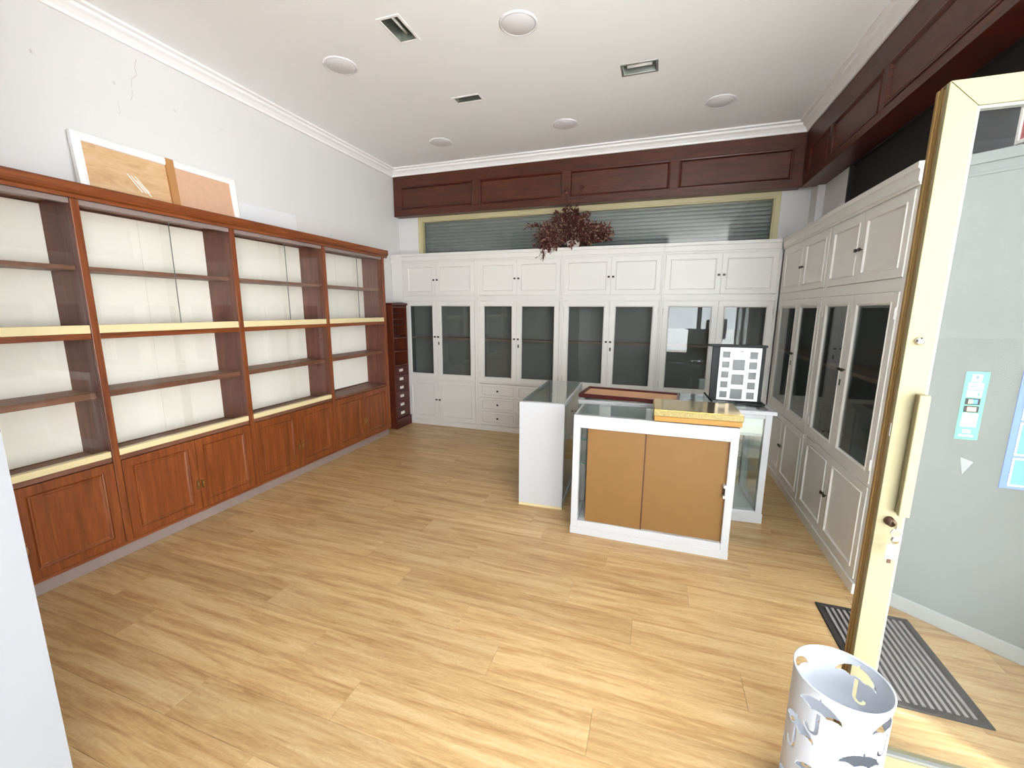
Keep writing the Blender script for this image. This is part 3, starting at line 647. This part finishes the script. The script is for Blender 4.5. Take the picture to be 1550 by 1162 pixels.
# dried plant in its pot
t = thing('dried_plant', 'dusty dried dark red plant in a white pot on top of the white cabinets', 'plant', (-0.985, 5.0, 2.241))
MB().lathe([(0.0, 0.0), (0.055, 0.0), (0.075, 0.05), (0.078, 0.075), (0.068, 0.075), (0.06, 0.03), (0.0, 0.03)], (-0.965, 4.985, 2.2415), 20).build('pot', 'pot', t)
rs = random.Random(11)
sm = MB(); lr = MB(); lt = MB()
def leaf(m, p, d, L, wd):
    d = d.normalized(); s = d.cross(Vector((rs.uniform(-1, 1), rs.uniform(-1, 1), rs.uniform(-1, 1)))).normalized() * wd; n = d.cross(s).normalized() * wd * 0.5
    q = [p, p + d * L * 0.5 + s + n, p + d * L, p + d * L * 0.5 - s + n, p + d * L * 0.5 - n * 0.6]
    for v in q: v.y = max(4.845, min(5.10, v.y))
    for v in q:
        if v.y > 4.87 : v.z = max(v.z, 2.243)
    m.add(q, [(0, 1, 4), (1, 2, 4), (2, 3, 4), (3, 0, 4)])
tips = []
for k in range(78):
    a = rs.uniform(-1, 1); tx = a * 0.45; tz = rs.uniform(0.02, 0.47) * (1.05 - abs(a) * 0.75); tips.append((tx, rs.uniform(-0.12, 0.09), tz))
for sx in (-0.10, -0.085, -0.07, 0.12): tips.append((sx, 0.0, 0.66 + rs.uniform(-0.05, 0.05)))
tips += [(-0.54, -0.06, 0.24), (-0.50, -0.03, 0.26), (-0.33, -0.13, -0.14), (-0.35, -0.125, -0.10), (-0.31, -0.12, -0.05), (0.44, -0.02, 0.20), (0.43, 0.0, 0.10), (0.02, -0.13, -0.02), (-0.22, -0.13, -0.08)]
for tx, ty, tz in tips:
    b = Vector((-0.965 + rs.uniform(-0.04, 0.04), 4.985 + rs.uniform(-0.03, 0.03), 2.30)); e = Vector((-0.985 + tx, 4.985 + ty, 2.25 + tz))
    mid = b.lerp(e, 0.5) + Vector((0, 0, 0.10 + 0.10 * abs(tx)))
    pts = []
    for i in range(8):
        s = i / 7; q = b * (1 - s) ** 2 + mid * 2 * s * (1 - s) + e * s * s; q.y = max(4.855, min(5.095, q.y)); pts.append(q)
    for q in pts:
        if q.y > 4.872: q.z = max(q.z, 2.248)
    sm.tube(pts, 0.0022, 4)
    tall = tz > 0.5
    for i in range(14 if tall else 52):
        s = rs.uniform(0.25, 1.0); j = min(6, int(s * 7)); f = s * 7 - j; p = pts[j].lerp(pts[j + 1], f)
        dv = Vector((rs.uniform(-1, 1), rs.uniform(-1, 1), rs.uniform(-0.8, 1.0)))
        tan = rs.random() < (0.42 if tz < 0.28 else 0.12)
        leaf(lt if tan else lr, p + dv * 0.012, dv + (pts[j + 1] - pts[j]).normalized() * 0.6, rs.uniform(0.028, 0.062) * (0.7 if tan or tall else 1.0), rs.uniform(0.007, 0.015))
sm.build('stems', 'stem', t, kind='stuff'); lr.build('leaves', 'leaf_red', t, kind='stuff', recalc=False); lt.build('dried_flowers', 'leaf_tan', t, kind='stuff', recalc=False, label='dusty tan dried flower clusters')

# ------------------------------------------------------------------ ceiling fittings
for n, (x, y) in enumerate([(-2.31, 2.845), (-0.93, 2.815), (0.395, 4.29), (-0.95, 4.325), (-2.30, 4.355)]):
    lab = ['round grey ceiling cover nearest the bookcase end of the front row', 'largest round grey ceiling cover, nearest the entrance', 'round grey ceiling cover above the right corner cabinets',
           'round grey ceiling cover in the middle of the back row, toward the plant', 'small round grey ceiling cover near the left back corner'][n]
    t = thing('ceiling_cover', lab, 'ceiling cover', (x, y, ZC), 0, 'round grey covers in the ceiling')
    MB().lathe([(0.0, -0.010), (0.100, -0.010), (0.104, -0.008), (0.104, -0.0005), (0.0, -0.0005)], (x, y, ZC), 40).build('plate', 'disc', t)
    MB().lathe([(0.106, -0.0005), (0.106, -0.009), (0.112, -0.010), (0.119, -0.006), (0.121, -0.0005)], (x, y, ZC), 40, closed=True).build('rim', 'disc', t)
def spot(x, y, lx, ly, lab, bright):
    t = thing('recessed_spotlight', lab, 'ceiling light', (x, y, ZC - 0.004), 0, 'rectangular spotlights in the ceiling')
    FZ = type('FZ', (), {'p': staticmethod(lambda u, z, n: Vector((x - lx + u, y - ly + z, ZC - n)))})
    W, H = 2 * lx, 2 * ly
    MB().ring(FZ, -0.012, W + 0.012, -0.012, H + 0.012, [(0, 0.0006), (0.001, 0.004), (0.018, 0.004), (0.020, 0.0006)], loop=True).build('frame', 'steel' if bright else 'cornice', t)
    MB().ring(FZ, 0.0015, W - 0.0015, 0.0015, H - 0.0015, [(0.008, 0.0), (0.024, -0.06), (0.024, -0.062), (0.001, -0.062), (0.001, 0.0)], loop=True).build('reflector', 'refl', t)
    MB().box(x - lx + 0.026, x + lx - 0.026, y - ly + 0.026, y + ly - 0.026, ZC + 0.058, ZC + 0.062).build('back_plate', 'tubew' if bright else 'refl', t)
    a, b = ((x - lx + 0.032, y), (x + lx - 0.032, y)) if lx > ly else ((x, y - ly + 0.032), (x, y + ly - 0.032))
    MB().tube([(a[0], a[1], ZC + 0.030), (b[0], b[1], ZC + 0.030)], 0.009 if not bright else 0.02, 12).build('lamp_tube', 'tubew', t)
for q, lab, br in zip(SPOTS, ('recessed rectangular spotlight with lengthwise tube, nearest the entrance', 'recessed rectangular dark spotlight in the middle of the ceiling', 'recessed rectangular spotlight with bright white inside, right of the others'), (False, False, True)): spot(*q, lab, br)

# ------------------------------------------------------------------ open glass door on the right
YD = 1.50
dr = bpy.data.objects.new('door_1', None); COL.objects.link(dr); dr.location = (0.675, YD, 0); dr['kind'] = 'structure'
dr['label'] = 'open glazed entrance door in champagne aluminium frame at right'; ORG[dr.name] = Vector(dr.location)
A0, A1, T = 0.677, 0.742, 0.065
ZT = 2.135
def mitre(a, b, y0, y1):   # stile with a mitred top, then rail
    m = MB(); m.prism([(a, y0, 0.012), (b, y0, 0.012), (b, y0, ZT - T - 0.0006), (a, y0, ZT - 0.0006)], [(a, y1, 0.012), (b, y1, 0.012), (b, y1, ZT - T - 0.0006), (a, y1, ZT - 0.0006)]); return m
st = mitre(A0, A1, YD, YD + 0.016).build('stile', 'alu', dr, 0.0015)
def edge(a, y0, y1):
    c = a - A0; m = MB(); q = [(a, 0.012), (A1, 0.012), (A1, ZT - T - 0.001), (a, ZT - c * T / (A1 - A0) - 0.001)]
    return m.prism([(x, y0, z) for x, z in q], [(x, y1, z) for x, z in q])
edge(A0 + 0.010, YD + 0.0163, YD + 0.0300).build('stile_groove', 'rubber', st, label='dark groove in the leading edge')
edge(A0 + 0.001, YD + 0.0303, YD + 0.0440).build('stile_edge', 'alu_side', st, 0.001, label='gold leading edge with shade in its colour')
MB().box(A0 + 0.0005, A0 + 0.0095, YD + 0.0165, YD + 0.024, 0.012, ZT - 0.012).build('stile_lip', 'alu_side', st)
MB().box(A0 - 0.002, A1 - 0.02, YD + 0.0443, YD + 0.056, 0.012, ZT - 0.004).build('stile_back', 'alu_side', st, 0.001)
X1 = 1.56
m = MB(); m.prism([(A0 + 0.0012, YD, ZT), (A1 + 0.0006, YD, ZT - T), (X1 - T, YD, ZT - T), (X1, YD, ZT)], [(A0 + 0.0012, YD + 0.044, ZT), (A1 + 0.0006, YD + 0.044, ZT - T), (X1 - T, YD + 0.044, ZT - T), (X1, YD + 0.044, ZT)])
m.build('top_rail', 'alu', dr, 0.001)
MB().box(A1 + 0.001, X1 - T - 0.001, YD, YD + 0.044, 0.012, 0.096).build('bottom_rail', 'alu', dr, 0.0015)
MB().box(X1 - T, X1, YD, YD + 0.044, 0.012, ZT - T - 0.001).build('stile', 'alu', dr, 0.0015)
FDr = Fr((0, YD, 0), (1, 0, 0), (0, -1, 0))
MB().ring(FDr, A1 + 0.0006, X1 - T - 0.0006, 0.0966, ZT - T - 0.0006, [(0, -0.018), (0, -0.004), (0.007, -0.006), (0.009, -0.018)], loop=True).build('gasket', 'gasket', dr)
MB().box(A1 + 0.002, X1 - T - 0.002, YD + 0.0195, YD + 0.0255, 0.098, ZT - T - 0.002).build('glass_pane', 'door_glass', dr)
hb = MB(); hb.box(0.714, 0.7405, YD - 0.032, YD - 0.018, 0.95, 1.318); hb.box(0.718, 0.7395, YD - 0.0185, YD - 0.0002, 0.951, 1.317)
hb.build('pull_handle', 'alu', dr, 0.003)
MB().lathe([(0.0, 0.008), (0.010, 0.008), (0.0115, 0.0)], (0.705, YD - 0.0002, 1.468), 20, Matrix.Rotation(math.pi / 2, 3, 'X')).build('upper_lock', 'chrome', dr)
MB().box(0.6755, 0.6765, YD + 0.004, YD + 0.012, 1.185, 1.225).build('latch_plate', 'steel', dr)
lk = MB().lathe([(0.0, 0.020), (0.012, 0.020), (0.014, 0.0)], (0.708, YD - 0.0002, 0.922), 20, Matrix.Rotation(math.pi / 2, 3, 'X')).build('lock', 'lockb', dr)
k = MB(); k.box(0.7065, 0.7095, YD - 0.050, YD - 0.021, 0.915, 0.929); k.tube([(0.708 + 0.013 * math.sin(a), YD - 0.048, 0.905 + 0.013 * math.cos(a)) for a in [i * math.pi / 8 for i in range(16)]], 0.0018, 6)
k.lathe([(0.0, -0.001), (0.011, -0.001), (0.011, 0.001), (0.0, 0.001)], (0.709, YD - 0.046, 0.882), 16, Matrix.Rotation(math.pi / 2, 3, 'X'))
k.box(0.706, 0.710, YD - 0.046, YD - 0.044, 0.846, 0.875)
k.build('key', 'chrome', lk)
MB().box(0.690, 0.714, YD - 0.052, YD - 0.048, 0.822, 0.868).build('key_tag', 'cardw', lk, 0.002)
MB().box(0.697, 0.706, YD - 0.050, YD - 0.046, 0.808, 0.823).build('key_ring', 'lockb', lk)
# stickers on the glass
yg = YD + 0.019
ps = MB().box(0.832, 0.884, yg - 0.0006, yg, 1.190, 1.386).build('payment_sticker', 'green', dr, label='teal sticker of payment card marks on the glass')
def mk(x0, x1, z0, z1, m, d=1): MB().box(x0, x1, yg - 0.0006 - 0.0004 * d, yg - 0.0004 - 0.0002 * d, z0, z1).build('mark', m, ps)
cx = 0.858
mk(cx - 0.011, cx + 0.011, 1.362, 1.378, 'cardw'); mk(cx - 0.003, cx + 0.003, 1.365, 1.375, 'blue', 3); mk(cx - 0.012, cx + 0.010, 1.3575, 1.3605, 'ink')
mk(cx - 0.016, cx + 0.017, 1.336, 1.354, 'cardw'); mk(cx - 0.013, cx + 0.013, 1.343, 1.346, 'blue', 3)
mk(cx - 0.017, cx + 0.016, 1.314, 1.332, 'cardw'); mk(cx - 0.004, cx + 0.004, 1.319, 1.328, 'ink', 3); mk(cx + 0.006, cx + 0.012, 1.318, 1.326, 'blue2', 3)
for z, m_ in ((1.292, 'blue2'), (1.270, 'orange')):
    mk(cx - 0.017, cx + 0.016, z, z + 0.018, 'blackp'); mk(cx - 0.010, cx + 0.001, z + 0.003, z + 0.015, 'orange', 3); mk(cx - 0.001, cx + 0.010, z + 0.003, z + 0.015, m_, 4)
mk(cx - 0.017, cx + 0.017, 1.249, 1.267, 'cardw'); mk(cx - 0.013, cx + 0.012, 1.256, 1.259, 'ink', 3)
mk(cx - 0.018, cx + 0.017, 1.228, 1.246, 'cardw'); mk(cx - 0.013, cx + 0.012, 1.235, 1.238, 'ink', 3)
mk(cx - 0.010, cx + 0.008, 1.210, 1.219, 'yellow'); mk(cx - 0.017, cx + 0.015, 1.199, 1.204, 'cardw')
MB().prism([(0.855, yg, 1.136), (0.886, yg, 1.125), (0.866, yg, 1.085)], [(0.855, yg - 0.0008, 1.136), (0.886, yg - 0.0008, 1.125), (0.866, yg - 0.0008, 1.085)]).build('triangle_sticker', 'greytri', dr, label='grey triangular sticker on the glass')
bs = MB().box(0.951, 1.17, yg - 0.0012, yg, 1.058, 1.40).build('blue_notice', 'blue', dr, label='blue notice with white lines on the glass')
for z0, z1 in ((1.066, 1.148), (1.156, 1.25), (1.258, 1.352)):
    MB().ring(Fr((0, yg - 0.0012, 0), (1, 0, 0), (0, -1, 0)), 0.968, 1.16, z0, z1, [(0, 0.0002), (0, 0.0008), (0.004, 0.0008), (0.004, 0.0002)], loop=True).build('white_border', 'cardw', bs)
    MB().box(0.9725, 1.1555, yg - 0.0018, yg - 0.0014, z0 + 0.0045, z1 - 0.0045).build('light_field', 'blue2', bs)
# door post at the hinge side
struct(MB().box(1.565, 1.62, 1.46, 1.54, 0.0, 2.92), 'trim_6', 'alu', 0.002)

# ------------------------------------------------------------------ door mat
t = thing('door_mat', 'black bordered door mat with grey lengthwise ribs behind the glass door', 'mat', (1.10, 2.147, 0.0))
F2 = type('F2', (), {'p': staticmethod(lambda u, z, n: Vector((0.9 + u, 1.845 + z, n)))})
MB().ring(F2, 0, 0.40, 0, 0.605, [(0, 0.0006), (0, 0.007), (0.004, 0.009), (0.024, 0.009), (0.028, 0.004), (0.028, 0.0006)], loop=True).build('border', 'rubber', t)
MB().box(0.927, 1.273, 1.872, 2.423, 0.0006, 0.004).build('base', 'rubber', t)
m = MB()
for k in range(13): x = 0.936 + k * 0.0262; m.box(x, x + 0.0125, 1.874, 2.421, 0.0042, 0.0085)
m.build('ribs', 'rib', t, kind='stuff')

# ------------------------------------------------------------------ umbrella stand with cut-out umbrellas
t = thing('umbrella_stand', 'white cylindrical metal umbrella stand with cut-out umbrella shapes by the open door', 'umbrella stand', (0.577, 1.317, 0.0))
R0, HB = 0.117, 0.50
def in_umbrella(u, v):
    """u, v in metres from the canopy's base centre"""
    if 0 <= v <= 0.040:
        half = 0.056 * math.sqrt(max(0, 1 - (v / 0.041) ** 1.6))
        if abs(u) < half:
            s = (abs(u) % 0.0373) / 0.0373     # scalloped hem
            return v > 0.007 * math.sin(math.pi * (((u + 0.056) % 0.0373) / 0.0373))
        return False
    if 0.040 < v <= 0.048: return abs(u) < 0.003
    if -0.058 <= v < 0.010 and abs(u) < 0.0042: return True
    r = math.hypot(u + 0.0135, v + 0.058)
    return v < -0.054 and 0.0095 < r < 0.0178
rows = [(0.432, (-132, -45, 49, 142)), (0.324, (-160, -77, 5)), (0.215, (-125, -40, 60, 150)), (0.108, (-165, -80, 10, 100))]
NU, NV = 300, 210
def solid(i, j):
    a = (i + 0.5) / NU * 360; z = 0.006 + (j + 0.5) / NV * (HB - 0.012)
    for zc, angs in rows:
        for a0 in angs:
            d = (a - a0 + 180) % 360 - 180
            if abs(d) < 40 and in_umbrella(math.radians(d) * R0, z - zc): return False
    return True
vs = []; fs = []
for j in range(NV + 1):
    for i in range(NU):
        a = 2 * math.pi * i / NU; z = 0.006 + j / NV * (HB - 0.012); vs.append((0.577 + R0 * math.cos(a), 1.317 + R0 * math.sin(a), z))
for j in range(NV):
    for i in range(NU):
        if solid(i, j): l = (i + 1) % NU; fs.append((j * NU + i, j * NU + l, (j + 1) * NU + l, (j + 1) * NU + i))
m = MB(); m.add(vs, fs, True); o = m.build('body', 'bin', t, recalc=False)
sd = o.modifiers.new('thickness', 'SOLIDIFY'); sd.thickness = 0.0014; sd.offset = -1
ring = lambda z: [(R0 - 0.0028, z - 0.003), (R0 - 0.0028, z + 0.003), (R0, z + 0.005), (R0 + 0.0028, z + 0.003), (R0 + 0.0028, z - 0.003), (R0, z - 0.005)]
MB().lathe(ring(HB - 0.004), (0.577, 1.317, 0), 72, closed=True).build('rim', 'bin', t)
MB().lathe(ring(0.0056), (0.577, 1.317, 0), 72, closed=True).build('base_rim', 'bin', t)
MB().lathe([(0.0, 0.004), (R0 - 0.004, 0.004), (R0 - 0.004, 0.007), (0.0, 0.007)], (0.577, 1.317, 0), 48).build('base_plate', 'bin', t)
